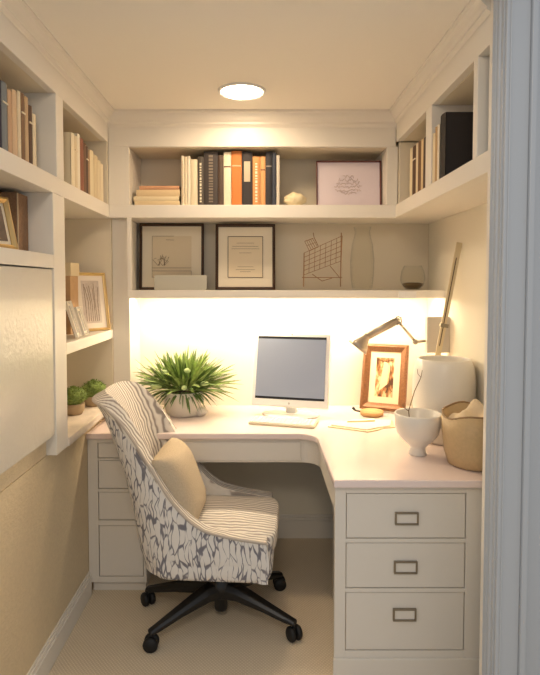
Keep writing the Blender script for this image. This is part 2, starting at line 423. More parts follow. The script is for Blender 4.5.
pedestal('drawer_cabinet', 'narrow cream four-drawer cabinet behind the chair in the left corner', XW + 0.002, -0.535, 2.53, 3.05, 0.0,
         [(0.718, 0.650), (0.635, 0.505), (0.485, 0.355), (0.325, 0.085)], -0.756, -0.552, 0.055, None)

# ------------------------------------------------------------------ books
def bmat(c): return mat('book_cloth_%d_%d_%d' % c, rgb(*c), 0.65, bump=0.15, bscale=200)
def book(loc, rz, th, h, d, c, label, group, band=None, lay=False, tilt=0.0):
    """local: spine faces -y, thickness along +x from 0"""
    rot = (0, tilt, rz) if not lay else (0, R(90), rz)
    t = thing('book', label, 'book', loc, group=group, rot=rot)
    if lay:   # lying flat: thickness becomes height
        t.rotation_euler = (Matrix.Rotation(rz, 3, 'Z') @ Matrix.Rotation(R(90), 3, 'Y') @ Matrix.Rotation(R(180), 3, 'Z') @ Matrix.Rotation(R(180), 3, 'Z')).to_euler()
    k = 0.0025
    cv = new(); box(cv, 0, k, 0, d, 0, h); box(cv, th - k, th, 0, d, 0, h)
    n = 6; a = [(th * i / n, -0.004 * math.sin(PI * i / n)) for i in range(n + 1)]
    poly(cv, a + [(th, k), (0, k)], 0, h)
    obj('cover', cv, bmat(c), t)
    obj('page_block', B(k, th - k, k, d - 0.004, 0.004, h - 0.004), PAGES, t)
    if band:
        zz = h * 0.72
        bn = new()
        if band[1] == 'label': box(bn, th * 0.2, th * 0.8, -0.006, 0.0, h * 0.45, h * 0.82)
        elif band[1] == 'marks':
            q = 0.02
            while q < h - 0.03:
                L = random.uniform(0.006, 0.014); box(bn, th * 0.35, th * 0.65, -0.006, 0, q, q + L); q += L + 0.006
        else:
            box(bn, th * 0.06, th * 0.94, -0.0048, 0, zz, zz + 0.006)
        obj('spine_label' if band[1] == 'label' else 'spine_lettering' if band[1] == 'marks' else 'spine_band', bn, bmat(band[0]), t)
    return t
CR = (232, 220, 192); TAN = (204, 178, 142); ORG = (204, 122, 56); DK = (62, 54, 50); NAVY = (48, 52, 66); BRN = (112, 76, 54)
# back shelf, upright, x from photo
ZU = 1.8655
g = 'upright books on the back top shelf'
row = [
 (-0.408, 0.016, 0.258, CR, 'tall cream paperback, leftmost upright book on the back top shelf', (TAN, 'marks')),
 (-0.391, 0.013, 0.254, (224, 210, 180), 'slim pale beige book, second upright book on the back top shelf', None),
 (-0.377, 0.016, 0.256, (238, 228, 204), 'slim ivory book, third upright book from the left on the back top shelf', None),
 (-0.360, 0.036, 0.240, (230, 214, 182), 'shorter thick cream book just left of the dark books on the back shelf', None),
 (-0.322, 0.030, 0.254, (84, 76, 66), 'dark book with pale lettering down its spine, left of the widest charcoal book', (CR, 'marks')),
 (-0.290, 0.072, 0.280, DK, 'widest charcoal book with faint spine lettering on the back top shelf', ((128, 116, 100), 'marks')),
 (-0.216, 0.026, 0.262, (84, 66, 54), 'dark brown book between the widest charcoal book and a cream book', None),
 (-0.188, 0.038, 0.277, CR, 'cream book with a small brown mark, just left of the bright orange book', (BRN, 'band')),
 (-0.148, 0.053, 0.283, ORG, 'bright orange book, tallest in the middle of the back top shelf', (TAN, 'band')),
 (-0.093, 0.053, 0.279, (48, 42, 42), 'black book with a narrow pale spine label right of the orange book', ((190, 176, 150), 'label')),
 (-0.038, 0.038, 0.254, (204, 142, 84), 'orange-tan book with lettering just right of the black labelled book', (CR, 'marks')),
 (0.002, 0.026, 0.254, (214, 158, 102), 'thin light orange book left of the dark blue books', (BRN, 'band')),
 (0.030, 0.032, 0.280, (44, 42, 46), 'tall dark navy book right of the thin light orange book', ((150, 140, 130), 'band')),
 (0.064, 0.020, 0.276, (58, 62, 74), 'thin slate-grey book second from the right end of the upright row', None),
 (0.086, 0.016, 0.262, (214, 204, 188), 'thin pale grey book ending the upright row on the back shelf', None),
]
for i, (x, th, h, c, lab, bd) in enumerate(row):
    tl = 0.0
    book((x, 2.862, ZU), 0, th, h, 0.19, c, lab, g, bd, tilt=tl)
# stack lying flat
def lying(x0, x1, z, th, y, d, c, label):
    t = thing('book', label, 'book', ((x0 + x1) / 2, y + d / 2, z), group='books stacked flat on the back top shelf')
    w = (x1 - x0) / 2; k = 0.0022
    cv = new(); box(cv, -w, w, -d / 2, d / 2, 0, k); box(cv, -w, w, -d / 2, d / 2, th - k, th)
    n = 6; a = [(-d / 2 - 0.003 * math.sin(PI * i / n), th * i / n) for i in range(n + 1)]
    vs = [[cv.verts.new((s, yy, zz)) for yy, zz in a] + [cv.verts.new((s, -d / 2 + k, th)), cv.verts.new((s, -d / 2 + k, 0))] for s in (-w, w)]
    m_ = len(vs[0]); cv.faces.new(vs[0]); cv.faces.new(vs[1][::-1])
    for i in range(m_): cv.faces.new((vs[0][i], vs[0][(i + 1) % m_], vs[1][(i + 1) % m_], vs[1][i]))
    obj('cover', cv, bmat(c), t)
    obj('page_block', B(-w + 0.004, w - 0.004, -d / 2 + k, d / 2 - 0.004, k, th - k), PAGES, t)
    return t
z = ZU
for x0, x1, th, c, lab in ((-0.650, -0.415, 0.027, (222, 200, 158), 'bottom flat cream book of the stack on the back top shelf'),
                           (-0.655, -0.420, 0.024, (232, 214, 176), 'second flat book from the bottom, sticking out furthest left'),
                           (-0.640, -0.415, 0.034, (226, 200, 156), 'thick flat tan-cream book, second from the top of the stack'),
                           (-0.625, -0.418, 0.020, (214, 160, 120), 'thin peach flat book on top of the stack')):
    lying(x0, x1, z, th - 0.0005, 2.862, 0.17, c, lab); z += th
# left bookcase near bay
g = 'books in the near bay of the left bookcase'
y = 1.735
for i, (th, h, c, lab) in enumerate([
 (0.022, 0.235, (46, 44, 66), 'dark indigo book nearest the camera in the left bookcase'),
 (0.040, 0.237, (126, 132, 134), 'grey-blue book second from the near end of the left bookcase'),
 (0.030, 0.225, (204, 166, 130), 'tan-orange book just right of the grey-blue one'),
 (0.038, 0.238, (216, 186, 150), 'pinkish beige book in the middle of the near left row'),
 (0.026, 0.247, (226, 210, 178), 'tall thin cream book in the middle of the near left row'),
 (0.028, 0.250, (132, 100, 72), 'tall thin brown book left of a tan one in the near left row'),
 (0.030, 0.247, (196, 166, 128), 'tan book just left of the dark brown book near the divider'),
 (0.030, 0.228, (92, 64, 46), 'dark brown book second from the divider in the near left row'),
 (0.032, 0.208, (228, 212, 180), 'short cream book next to the divider in the near left row')]):
    book((-0.818, y, ZU), R(90), th, h, 0.19, c, lab, g, (CR, 'band') if i in (1, 5, 7) else None); y += th + 0.002
# left bookcase far bay
g = 'books in the far bay of the left bookcase'
y = 2.30
rowf = [
 (0.045, 0.215, (232, 218, 186), 'thick cream book, first of the far bay of the left bookcase'),
 (0.030, 0.214, (224, 206, 170), 'cream book with band, second in the far left bay'),
 (0.034, 0.232, (238, 228, 204), 'taller ivory book before the rust-red one in the far left bay'),
 (0.048, 0.224, (144, 92, 70), 'rust-red book in the far left bay'),
 (0.030, 0.214, (120, 92, 70), 'brown book right of the rust-red book'),
 (0.026, 0.208, (92, 72, 58), 'dark brown book with pale bands, third of the dark ones in the far left bay'),
 (0.024, 0.200, (168, 140, 104), 'thin tan-brown book before the yellow-cream book in the far left bay'),
 (0.055, 0.206, (232, 218, 182), 'yellow-cream book right of the dark ones in the far left bay'),
 (0.060, 0.198, (220, 202, 164), 'straw-coloured wide book in the far left bay'),
 (0.050, 0.186, (228, 212, 178), 'shorter pale straw book second from the corner of the far left bay'),
 (0.040, 0.180, (236, 222, 190), 'shortest cream book in the far left bay, at the corner')]
for i, (th, h, c, lab) in enumerate(rowf):
    book((-0.785, y, ZU), R(90), th, h + 0.01, 0.18, c, lab, g, ((236, 220, 190), 'band') if i in (1, 5) else None); y += th + 0.0025
# right bookcase
g = 'books in the far bay of the right bookcase'
y = 2.63
for i, (th, h, c, lab) in enumerate([
 (0.045, 0.232, (230, 214, 178), 'cream book deepest in the far bay of the right bookcase'),
 (0.055, 0.231, (92, 66, 46), 'brown book next to the deepest cream one in the right bookcase'),
 (0.030, 0.230, (228, 208, 172), 'thin cream book between brown books in the right bookcase'),
 (0.045, 0.231, (120, 88, 60), 'medium brown book fourth from the corner in the right bookcase'),
 (0.030, 0.228, (216, 190, 146), 'thin straw book beside the last brown books in the right bookcase'),
 (0.055, 0.226, (84, 60, 44), 'dark brown book closest to the divider, far bay of the right bookcase')]):
    book((0.712, y, ZU), R(-90), th, h, 0.18, c, lab, g, (CR, 'band') if i == 1 else None); y -= th + 0.0025
g = 'books in the near bay of the right bookcase'
y = 2.228
for i, (th, h, d, c, lab) in enumerate([
 (0.028, 0.195, 0.18, (226, 208, 172), 'thin cream book by the divider in the near bay of the right bookcase'),
 (0.026, 0.212, 0.18, (186, 150, 104), 'thin tan book behind the big black book in the right bookcase'),
 (0.022, 0.214, 0.18, (232, 218, 190), 'thin ivory book touching the big black book in the right bookcase'),
 (0.060, 0.240, 0.225, (30, 24, 24), 'big black hardcover showing its front board in the right bookcase')]):
    book((0.695 if d < 0.2 else 0.697, y, ZU), R(-90), th, h, d, c, lab, g, None); y -= th + 0.003

# ------------------------------------------------------------------ frames
def frame(label, loc, rz, tilt, w, h, fw, depth, fm, art, back=None, matm=MAT_W, matw=0.03, cat='picture frame', name='picture_frame', group=None, gap=0.0, matpiece=True):
    t = thing(name, label, cat, loc, rot=(Matrix.Rotation(rz, 3, 'Z') @ Matrix.Rotation(-tilt, 3, 'X')).to_euler(), group=group)
    f = new(); a = w / 2
    # bevelled profile mitred frame
    prof = [(0, 0), (0, -depth), (fw * 0.35, -depth * 1.15), (fw * 0.7, -depth * 0.8), (fw, -depth * 0.6), (fw, 0)]
    rings = []
    for sx, sz in ((-1, 0), (1, 0), (1, 1), (-1, 1)):
        rings.append([f.verts.new((sx * (a - p), q, (h - p) if sz else p)) for p, q in prof])
    for i in range(4):
        A, C = rings[i], rings[(i + 1) % 4]
        for k in range(len(prof)): f.faces.new((A[k], A[(k + 1) % len(prof)], C[(k + 1) % len(prof)], C[k]))
    obj('frame', f, fm, t)
    obj('backing', B(-a + fw * 0.5, a - fw * 0.5, -0.002, 0.003, fw * 0.5, h - fw * 0.5), DARKWOOD, t)
    obj('mat_board', B(-a + fw, a - fw, -depth * 0.35, -0.002, fw, h - fw), matm, t)
    yy = -depth * 0.35
    if art: art(t, a - fw - matw, fw + matw, h - fw - matw, yy)
    return t
def lines(bm, segs, y, r=0.0012):
    for s in segs: tube(bm, [(x, y, z) for x, z in s], r, 6)
def outline(x0, x1, z0, z1): return [[(x0, z0), (x1, z0)], [(x1, z0), (x1, z1)], [(x1, z1), (x0, z1)], [(x0, z1), (x0, z0)]]
def art_A(t, a, z0, z1, y):
    obj('print', B(-a, a, y - 0.0012, y, z0, z1), mat('print_cream', rgb(226, 210, 180), 0.8), t)
    b = new(); lines(b, [[(-a, z0), (-a, z1)], [(-a, z1), (-a + 0.12, z1)], [(-a + 0.075, z1 - 0.02), (-a + 0.12, z1 - 0.022)], [(-a, z0 + 0.0), (a, z0 + 0.0)], [(a, z0), (a, z0 + 0.035)], [(-a, z0 + 0.035), (a, z0 + 0.035)], [(-a, z0 + 0.052), (a, z0 + 0.052)]], y - 0.002, 0.0009)
    rnd = random.Random(3)
    for k in range(9):
        x = -a + 0.03 + rnd.random() * 0.04; zc = z0 + 0.065
        lines(b, [[(x, zc), (x + rnd.uniform(-.03, .03), zc + rnd.uniform(.02, .035)), (x + rnd.uniform(-.03, .05), zc + rnd.uniform(.035, .065))]], y - 0.002, 0.0011)
    obj('drawing', b, INK, t)
def art_B(t, a, z0, z1, y):
    obj('print', B(-a, a, y - 0.0012, y, z0, z1), mat('print_cream2', rgb(230, 214, 184), 0.8), t)
    b = new(); lines(b, outline(-a, a, z0, z1), y - 0.002, 0.0016); obj('inner_border', b, INKD, t)
    b = new()
    for k, (w, zz) in enumerate(((.5, .84), (.75, .76), (.8, .70), (.35, .60), (.45, .26), (.55, .19), (.3, .14))):
        lines(b, [[(-a * w, z0 + (z1 - z0) * zz), (a * w, z0 + (z1 - z0) * zz)]], y - 0.002, 0.0008)
    obj('drawing', b, INK, t)
def scribble(rnd, x0, x1, z, amp):
    p = []; x = x0
    while x < x1:
        p.append((x, z + rnd.uniform(-amp, amp))); x += rnd.uniform(0.003, 0.006)
    return p
def art_C(t, a, z0, z1, y):
    b = new(); rnd = random.Random(5)
    for k, (w, zz) in enumerate(((.30, .86), (.5, .70), (.62, .55), (.75, .38), (.7, .22), (.45, .08))):
        zc = z0 + (z1 - z0) * zz
        lines(b, [scribble(rnd, -a * w, a * w * 0.95, zc, 0.009)], y - 0.0012, 0.001)
    obj('handwriting', b, mat('soft_gold_ink', rgb(178, 152, 128), 0.8), t)
frame('wide dark frame with a thin botanical print at the left of the lower back shelf', (-0.488, 3.035, 1.4305), 0, R(4), 0.355, 0.366, 0.014, 0.018, DARKWOOD, art_A, matw=0.055)
frame('dark brown frame with double border print in the middle of the lower back shelf', (-0.079, 2.965, 1.4305), 0, R(5), 0.322, 0.356, 0.015, 0.02, DARKWOOD, art_B, matw=0.052)
frame('landscape frame holding lilac paper with gold handwriting on the top shelf', (0.469, 2.92, 1.8655), 0, R(5), 0.342, 0.248, 0.007, 0.016, mat('rosewood', rgb(110, 60, 54), 0.35), art_C, matm=mat('lilac_paper', rgb(228, 214, 218), 0.6), matw=0.06)
# pale card in front of frame A
cd = thing('card', 'pale grey-blue card leaning on the botanical frame', 'card', (-0.425, 2.93, 1.4305), rot=(R(-9), 0, 0))
obj('sheet', B(-0.14, 0.14, -0.003, 0.003, 0, 0.080), mat('grey_blue_card', rgb(184, 181, 168), 0.7), cd)

def art_gold(t, a, z0, z1, y):
    obj('print', B(-a, a, y - 0.001, y, z0, z1), mat('grey_pencil', rgb(196, 182, 168), 0.8, var=0.12, bscale=60), t)
    b = new(); rnd = random.Random(9)
    for k in range(7):
        x = -a * 0.7 + 1.4 * a * k / 6
        lines(b, [[(x, z0 + 0.01), (x + rnd.uniform(-.006, .006), (z0 + z1) / 2), (x + rnd.uniform(-.01, .01), z1 - rnd.uniform(.01, .05))]], y - 0.0015, 0.0011)
    obj('drawing', b, INK, t)
frame('gold frame with a pencil drawing in the left bookcase above the green pots', (-0.834, 2.745, 1.226), R(50), R(9), 0.18, 0.295, 0.014, 0.014, GOLD, art_gold, matw=0.026, matm=mat('cool_mat', rgb(226, 214, 198), 0.8))
def art_small(t, a, z0, z1, y):
    obj('photo', B(-a, a, y - 0.001, y, z0, z1), mat('faded_photo', rgb(150, 138, 122), 0.5, var=0.4, bscale=30), t)
frame('small silver photo frame nearest the upright on the middle left shelf', (-0.80, 2.40, 1.2265), R(98), R(17), 0.10, 0.165, 0.010, 0.012, mat('soft_silver', rgb(226, 218, 202), 0.4, metal=0.4), art_small, matw=0.01)
frame('smaller silver photo frame beside the gold frame on the middle left shelf', (-0.80, 2.50, 1.2265), R(94), R(17), 0.09, 0.135, 0.010, 0.012, MATS['soft_silver'], art_small, matw=0.01)
def art_dark(t, a, z0, z1, y):
    obj('photo', B(-a, a, y - 0.001, y, z0, z1), mat('dark_photo', rgb(96, 78, 62), 0.5, var=0.4, bscale=20), t)
frame('gold-edged frame with a dark picture at the near end of the left shelf', (-0.862, 1.80, 1.5715), R(72), R(13), 0.17, 0.185, 0.020, 0.014, GOLD, art_dark, matw=0.012)
# copper frame on the desk with sepia picture
def art_sepia(t, a, z0, z1, y):
    m = bpy.data.materials.new('sepia_picture'); m.use_nodes = True
    nt = m.node_tree; b = nt.nodes['Principled BSDF']; b.inputs['Roughness'].default_value = 0.4
    tc = nt.nodes.new('ShaderNodeTexCoord'); n = nt.nodes.new('ShaderNodeTexNoise'); n.inputs['Scale'].default_value = 22; n.inputs['Detail'].default_value = 5
    mp = nt.nodes.new('ShaderNodeMapping'); mp.inputs['Rotation'].default_value = (0, R(30), 0); mp.inputs['Scale'].default_value = (1.6, 1, .7)
    nt.links.new(tc.outputs['Object'], mp.inputs[0]); nt.links.new(mp.outputs[0], n.inputs['Vector'])
    rp = ramp(nt, [(0.38, rgb(92, 54, 26)), (0.5, rgb(186, 128, 74)), (0.6, rgb(236, 206, 156))])
    nt.links.new(n.outputs['Fac'], rp.inputs[0]); nt.links.new(rp.outputs[0], b.inputs['Base Color'])
    obj('picture', B(-a, a, y - 0.001, y, z0, z1), m, t)
    bl = new(); vs = [(-a * .55, z0 + .03), (a * .35, z0 + .07), (a * .35, z1 - .03), (-a * .15, z1 - .02)]
    lo = [bl.verts.new((x, y - 0.001, z)) for x, z in vs]; hi = [bl.verts.new((x, y - 0.0016, z)) for x, z in vs]
    bl.faces.new(lo); bl.faces.new(hi[::-1])
    for i in range(4): bl.faces.new((lo[i], lo[(i + 1) % 4], hi[(i + 1) % 4], hi[i]))
    obj('pale_figure', bl, mat('sepia_light', rgb(240, 214, 170), 0.5), t)
    b2 = new()
    lines(b2, [[(a * .2, z0 + .02), (a * .5, z0 + .06), (a * .9, z0 + .03)], [(a * .3, z0 + .05), (a * .6, z0 + .09), (a * .95, z0 + .05)], [(-a * .9, z1 - .01), (-a * .2, z1 - .02), (a * .9, z1 - .012)], [(a * .55, z0 + .08), (a * .62, z1 - .04)]], y - 0.002, 0.0018)
    obj('drawing', b2, INKD, t)
pf = frame('carved bronze-brown photo frame with sepia picture standing on the desk', (0.665, 2.945, ZT + 0.006), R(-25), R(15), 0.245, 0.362, 0.040, 0.022, COPPER, art_sepia, matw=0.034, matm=mat('warm_mat', rgb(240, 222, 186), 0.8))
lg = new(); tube(lg, [(0.075, 0.004, 0.17), (0.11, 0.055, 0.012)], 0.006, 8); tube(lg, [(0.075, 0.004, 0.02), (0.11, 0.055, 0.012)], 0.004, 8)
obj('easel_leg', lg, BLACKP, pf)

# storage boxes in the left bookcase
bx = thing('storage_box', 'rust-tan box with a cream lid behind the small silver frames', 'box', (-0.93, 2.585, 1.2255))
part('box_body', B(-1.05, -0.885, 2.56, 2.67, 1.2255, 1.50), mat('rust_card', rgb(190, 152, 110), 0.7, var=0.2, bscale=9), bx)
part('lid', B(-1.055, -0.88, 2.555, 2.675, 1.50, 1.562), mat('cream_card', rgb(222, 204, 166), 0.7), bx)
wb = thing('storage_box', 'brown woven box filling the near left bay behind the gold-edged frame', 'box', (-0.95, 1.98, 1.5705))
part('box_body', B(-1.05, -0.86, 1.95, 2.045, 1.5705, 1.785), WICKER, wb)
part('edge_band', B(-0.860, -0.856, 1.95, 1.956, 1.5705, 1.785), mat('light_edge', rgb(206, 184, 150), 0.7), wb)

# ------------------------------------------------------------------ small things on the back shelves
sh = obj('pebble', ellipsoid(new(), (0, 0, 0.036), 0.058, 0.045, 0.036, 24, 14, 0.25), mat('cream_stone', rgb(236, 220, 180), 0.5), smooth=True)
sh.location = (0.184, 2.90, ZU + 0.002); tag(sh, 'rounded cream stone between the books and the lilac picture', 'ornament')

wo = thing('wire_ornament', 'rusty wire house-shaped lattice ornament on thin legs, lower back shelf', 'ornament', (0.325, 2.91, 1.4305))
def PX(px, py, Y): return ((px - 260) / 548 * Y - 0.325, Y - 2.91, 1.457 - (py - 285) / 548 * Y - 1.4305)
Yf, Yr = 2.88, 2.95
def wl(bm, pts, Y, r=0.0022): tube(bm, [(lambda q: (q[0], q[1], max(q[2], r)))(PX(a, b, Y)) for a, b in pts], r, 6)
lat = new()
c00, c10, c11, c01 = (304, 253), (342, 236), (341, 261), (303.5, 275)
def bil(u, v): return (c00[0] * (1 - u) * (1 - v) + c10[0] * u * (1 - v) + c11[0] * u * v + c01[0] * (1 - u) * v, c00[1] * (1 - u) * (1 - v) + c10[1] * u * (1 - v) + c11[1] * u * v + c01[1] * (1 - u) * v)
for k in range(8): wl(lat, [bil(k / 7, 0), bil(k / 7, 1)], Yf, 0.0016)
for k in range(6): wl(lat, [bil(0, k / 5), bil(1, k / 5)], Yf, 0.0016)
obj('lattice', lat, WIRE, wo)
bk = new()
for k in range(5): wl(bk, [(304.5 + 2 * k, 241.5 - k * 0.6), (309 + 2 * k, 250.5 - k)], Yf, 0.0016)
wl(bk, [(304.5, 241.5), (313, 238.5)], Yf); wl(bk, [(309, 251), (318, 247)], Yf); wl(bk, [(313, 233), (314, 238), (318, 246)], Yf)
wl(bk, [(306.5, 246), (315.5, 242.5)], Yf, 0.0014)
obj('chimney_basket', bk, WIRE, wo)
for xx, yt in ((304, 253), (341, 233)):
    l = new(); wl(l, [(xx, yt), (xx - 0.5, 286.6)], Yf, 0.003); obj('leg', l, WIRE, wo)
    l = new(); wl(l, [(xx, yt + 12), (xx - 0.5, 286)], Yr, 0.003); obj('leg', l, WIRE, wo)
br = new()
for Y in (Yf, Yr): wl(br, [(302, 277.5), (342, 277.5)], Y)
wl(br, [(340, 278), (330, 266)], Yf); wl(br, [(312, 274), (322, 281), (332, 278)], Yf)
for xx in (304, 341): tube(br, [PX(xx, 277.5, Yf), PX(xx, 277.0, Yr)], 0.002, 6)
obj('crossbar', br, WIRE, wo)

vs_ = obj('glass_vase', lathe(new(), [(0.0, 0.0), (0.045, 0.0), (0.055, 0.01), (0.062, 0.08), (0.064, 0.16), (0.056, 0.24), (0.043, 0.29), (0.040, 0.31), (0.047, 0.335), (0.045, 0.335), (0.038, 0.31), (0.041, 0.29), (0.054, 0.24), (0.062, 0.16), (0.060, 0.08), (0.052, 0.012), (0.0, 0.01)]), GLASS, smooth=True)
vs_.location = (0.545, 2.93, 1.4305); tag(vs_, 'tall clear glass vase right of the wire ornament', 'vase')
gb = thing('glass_bowl', 'clear glass bowl with dark contents at the right end of the lower shelf', 'bowl', (0.815, 2.93, 1.4305))
obj('bowl_glass', lathe(new(), [(0.0, 0.0), (0.035, 0.0), (0.055, 0.02), (0.066, 0.055), (0.060, 0.10), (0.045, 0.13), (0.043, 0.13), (0.058, 0.10), (0.064, 0.055), (0.053, 0.021), (0.033, 0.004), (0.0, 0.004)]), GLASS, gb, smooth=True)
obj('contents', lathe(new(), [(0.0, 0.005), (0.032, 0.005), (0.051, 0.022), (0.056, 0.034), (0.03, 0.040), (0.0, 0.038)]), mat('dark_potpourri', rgb(104, 84, 54), 0.8, bump=1.0, bscale=60), gb, smooth=True)

# ------------------------------------------------------------------ plants
def leaf_blade(bm, base, d, L, w, droop, n=5):
    d = Vector(d).normalized(); side = d.cross(Vector((0, 0, 1)))
    side = side.normalized() if side.length > 0.01 else Vector((1, 0, 0))
    tw = random.uniform(-0.9, 0.9); side = (Matrix.Rotation(tw, 3, d) @ side)
    up = side.cross(d); prev = None
    for i in range(n + 1):
        t = i / n; p = Vector(base) + d * L * t + Vector((0, 0, -1)) * droop * L * t * t
        ww = w * (0.45 + 1.1 * t) * (1 - t) ** 0.55 if t < 1 else 0.0004
        a, m_, c = bm.verts.new(p - side * ww), bm.verts.new(p - up * ww * 0.35), bm.verts.new(p + side * ww)
        if prev: bm.faces.new((prev[0], prev[1], m_, a)); bm.faces.new((prev[1], prev[2], c, m_))
        for v_ in (a, m_, c): v_.co.z = max(v_.co.z, 0.012)
        prev = (a, m_, c)
pl = thing('potted_plant', 'bushy green leafy plant in a white stoneware pot on the desk', 'plant', (-0.405, 2.90, ZT + 0.0005))
obj('pot', lathe(new(), [(0.0, 0.0), (0.085, 0.0), (0.094, 0.006), (0.104, 0.05), (0.108, 0.10), (0.106, 0.125), (0.098, 0.125), (0.096, 0.10), (0.0, 0.10)]), PLASTER, pl, smooth=True)
obj('pot_foot', ellipsoid(new(), (0.095, -0.045, 0.022), 0.034, 0.03, 0.024, 16, 10, 0.2), PLASTER, pl, smooth=True)
obj('soil', lathe(new(), [(0.0, 0.112), (0.094, 0.108), (0.094, 0.102), (0, 0.102)]), SOIL, pl)
fb = new(); fd = new()
for k in range(420):
    a = random.uniform(0, 2 * PI); el = random.uniform(0.0, 1.0) ** 0.8 * R(85)
    d = Vector((math.cos(a) * math.cos(el), math.sin(a) * math.cos(el) * 0.55, math.sin(el)))
    base = Vector((0.0, 0, 0.13)) + Vector((math.cos(a) * 0.09, math.sin(a) * 0.06, 0.0)) * random.random() + d * 0.09 * random.random()
    L = (0.125 + 0.075 * math.cos(el)) * random.uniform(0.7, 1.15)
    leaf_blade(fb if k % 3 else fd, base, d, L, random.uniform(0.008, 0.014), random.uniform(0.0, 0.4))
for k in range(70):
    a = random.uniform(PI, 2 * PI); d = Vector((math.cos(a), math.sin(a) * 0.6, random.uniform(-.5, .1)))
    leaf_blade(fd, (math.cos(a) * 0.08, math.sin(a) * 0.07, 0.13), d, random.uniform(.05, .12), 0.006, 0.4)
obj('foliage', fb, LEAF, pl); obj('dark_foliage', fd, LEAF2, pl)
for (x, yy, zz, rx) in ((-0.13, -0.10, 0.165, .03), (0.02, -0.14, 0.165, .014), (0.12, -0.1, 0.18, .022), (-0.09, -0.08, 0.235, .020), (0.03, -0.09, 0.245, .018)):
    b = new(); ellipsoid(b, (x, yy, zz), rx, 0.012, 0.013, 12, 8); obj('bud', b, BUD, pl, smooth=True)
for (x, yy, rr, lab) in ((-0.885, 2.58, 0.072, 'round green moss plant in a small pot nearer the camera in the left niche'), (-0.845, 2.765, 0.070, 'round green moss plant in a small pot deeper in the left niche beside the chair')):
    t = thing('small_potted_plant', lab, 'plant', (x, yy, 0.8455), group='small pots in the lower left niche')
    obj('pot', lathe(new(), [(0, 0), (0.038, 0), (0.048, 0.015), (0.052, 0.045), (0.050, 0.053), (0.045, 0.048), (0, 0.045)], 24), mat('clay_pot', rgb(176, 152, 118), 0.7), t, smooth=True)
    f = new()
    ellipsoid(f, (0, 0, 0.082), rr * 0.82, rr * 0.82, 0.042, 16, 10, 0.2)
    for k in range(420):
        a = random.uniform(0, 2 * PI); el = random.uniform(-0.2, 1.5)
        d = Vector((math.cos(a) * math.cos(el), math.sin(a) * math.cos(el), math.sin(el)))
        leaf_blade(f, Vector((0, 0, 0.080)) + Vector((d.x * rr * .7, d.y * rr * .7, d.z * .036)), d, random.uniform(.012, .026), 0.003, 0.2, 3)
    obj('foliage', f, mat('moss_green', rgb(120, 138, 66), 0.8, var=0.35, bscale=90), t)

# ------------------------------------------------------------------ computer
mo = thing('computer_monitor', 'white desktop computer monitor with a grey screen on the desk', 'monitor', (0.162, 2.87, ZT + 0.0005), R(-15))
st = new(); lathe(st, [(0, 0), (0.118, 0), (0.122, 0.003), (0.118, 0.008), (0, 0.010)], 48)
for v in st.verts: v.co.x *= 1.25; v.co.y *= 0.8
obj('base', st, WHITEP, mo, smooth=True)
nk = new(); poly(nk, [(-0.03, 0.01), (0.03, 0.01), (0.03, 0.05), (-0.03, 0.05)], 0.008, 0.17); obj('neck', nk, WHITEP, mo, bevel=0.005)
scn = bpy.data.objects.new('display', None)
h = B(-0.205, 0.205, -0.016, 0.016, 0, 0.392)
tiltM = Matrix.Translation((0, -0.035, 0.048)) @ Matrix.Rotation(R(-13), 4, 'X')
h.transform(tiltM); hs = obj('housing', h, WHITEP, mo, bevel=0.008, seg=3)
s = B(-0.184, 0.184, -0.0172, -0.0158, 0.040, 0.370); s.transform(tiltM)
obj('screen_edge', s, BLACKP, hs)
s = B(-0.184, 0.184, -0.0182, -0.0170, 0.052, 0.357); s.transform(tiltM)
obj('screen', s, mat('screen_grey', rgb(134, 139, 149), 0.25, emit=rgb(146, 152, 168), estr=0.13), hs)
s = new(); ellipsoid(s, (0, -0.0165, 0.381), 0.003, 0.0015, 0.003, 12, 8); s.transform(tiltM); obj('webcam', s, BLACKP, hs)
s = new(); ellipsoid(s, (0, -0.0165, 0.020), 0.005, 0.0012, 0.006, 12, 8); s.transform(tiltM); obj('badge', s, mat('badge_grey', rgb(190, 186, 180), 0.3), hs)

kb = thing('keyboard', 'slim white keyboard lying in front of the monitor', 'keyboard', (0.118, 2.695, ZT + 0.0005), R(-15))
obj('body', B(-0.165, 0.165, -0.066, 0.066, 0, 0.012), mat('ivory_plastic', rgb(214, 202, 172), 0.35), kb, bevel=0.004)
ky = new()
for r_ in range(5):
    for c_ in range(15):
        if r_ == 0 and 4 <= c_ <= 9:
            if c_ == 4: box(ky, -0.158 + 4 * 0.021, -0.158 + 10 * 0.021 - 0.003, -0.060, -0.040, 0.012, 0.016)
            continue
        x = -0.158 + c_ * 0.0212; yy = -0.060 + r_ * 0.0245
        box(ky, x, x + 0.018, yy, yy + 0.0205, 0.012, 0.016)
obj('keys', ky, mat('key_white', rgb(244, 238, 224), 0.4), kb)

# ------------------------------------------------------------------ desk odds and ends
pp = thing('linen_sheet', 'folded cream sheet lying flat on the desk below the bronze frame', 'paper', (0.50, 2.64, ZT + 0.0005))
s = new(); poly(s, [(-0.173, -0.02), (0.0, -0.115), (0.055, -0.085), (0.09, -0.045), (0.15, -0.03), (0.17, 0.10), (-0.04, 0.115)], 0, 0.005)
obj('lower_sheet', s, mat('cream_sheet', rgb(226, 208, 168), 0.8), pp, bevel=0.001)
s = new(); poly(s, [(-0.155, -0.005), (0.0, -0.095), (0.05, -0.06), (0.13, -0.02), (0.16, 0.09), (-0.03, 0.105)], 0.005, 0.010)
obj('upper_sheet', s, PAPER, pp, bevel=0.001)
s = new(); tube(s, [(-0.07, 0.035, 0.0135), (0.07, 0.055, 0.0135)], 0.0035, 10); obj('pencil', s, mat('pencil_wood', rgb(206, 186, 130), 0.5), pp)
dt = thing('round_dish', 'small round tan dish with a dark handle in front of the bronze frame', 'dish', (0.590, 2.865, ZT + 0.0005))
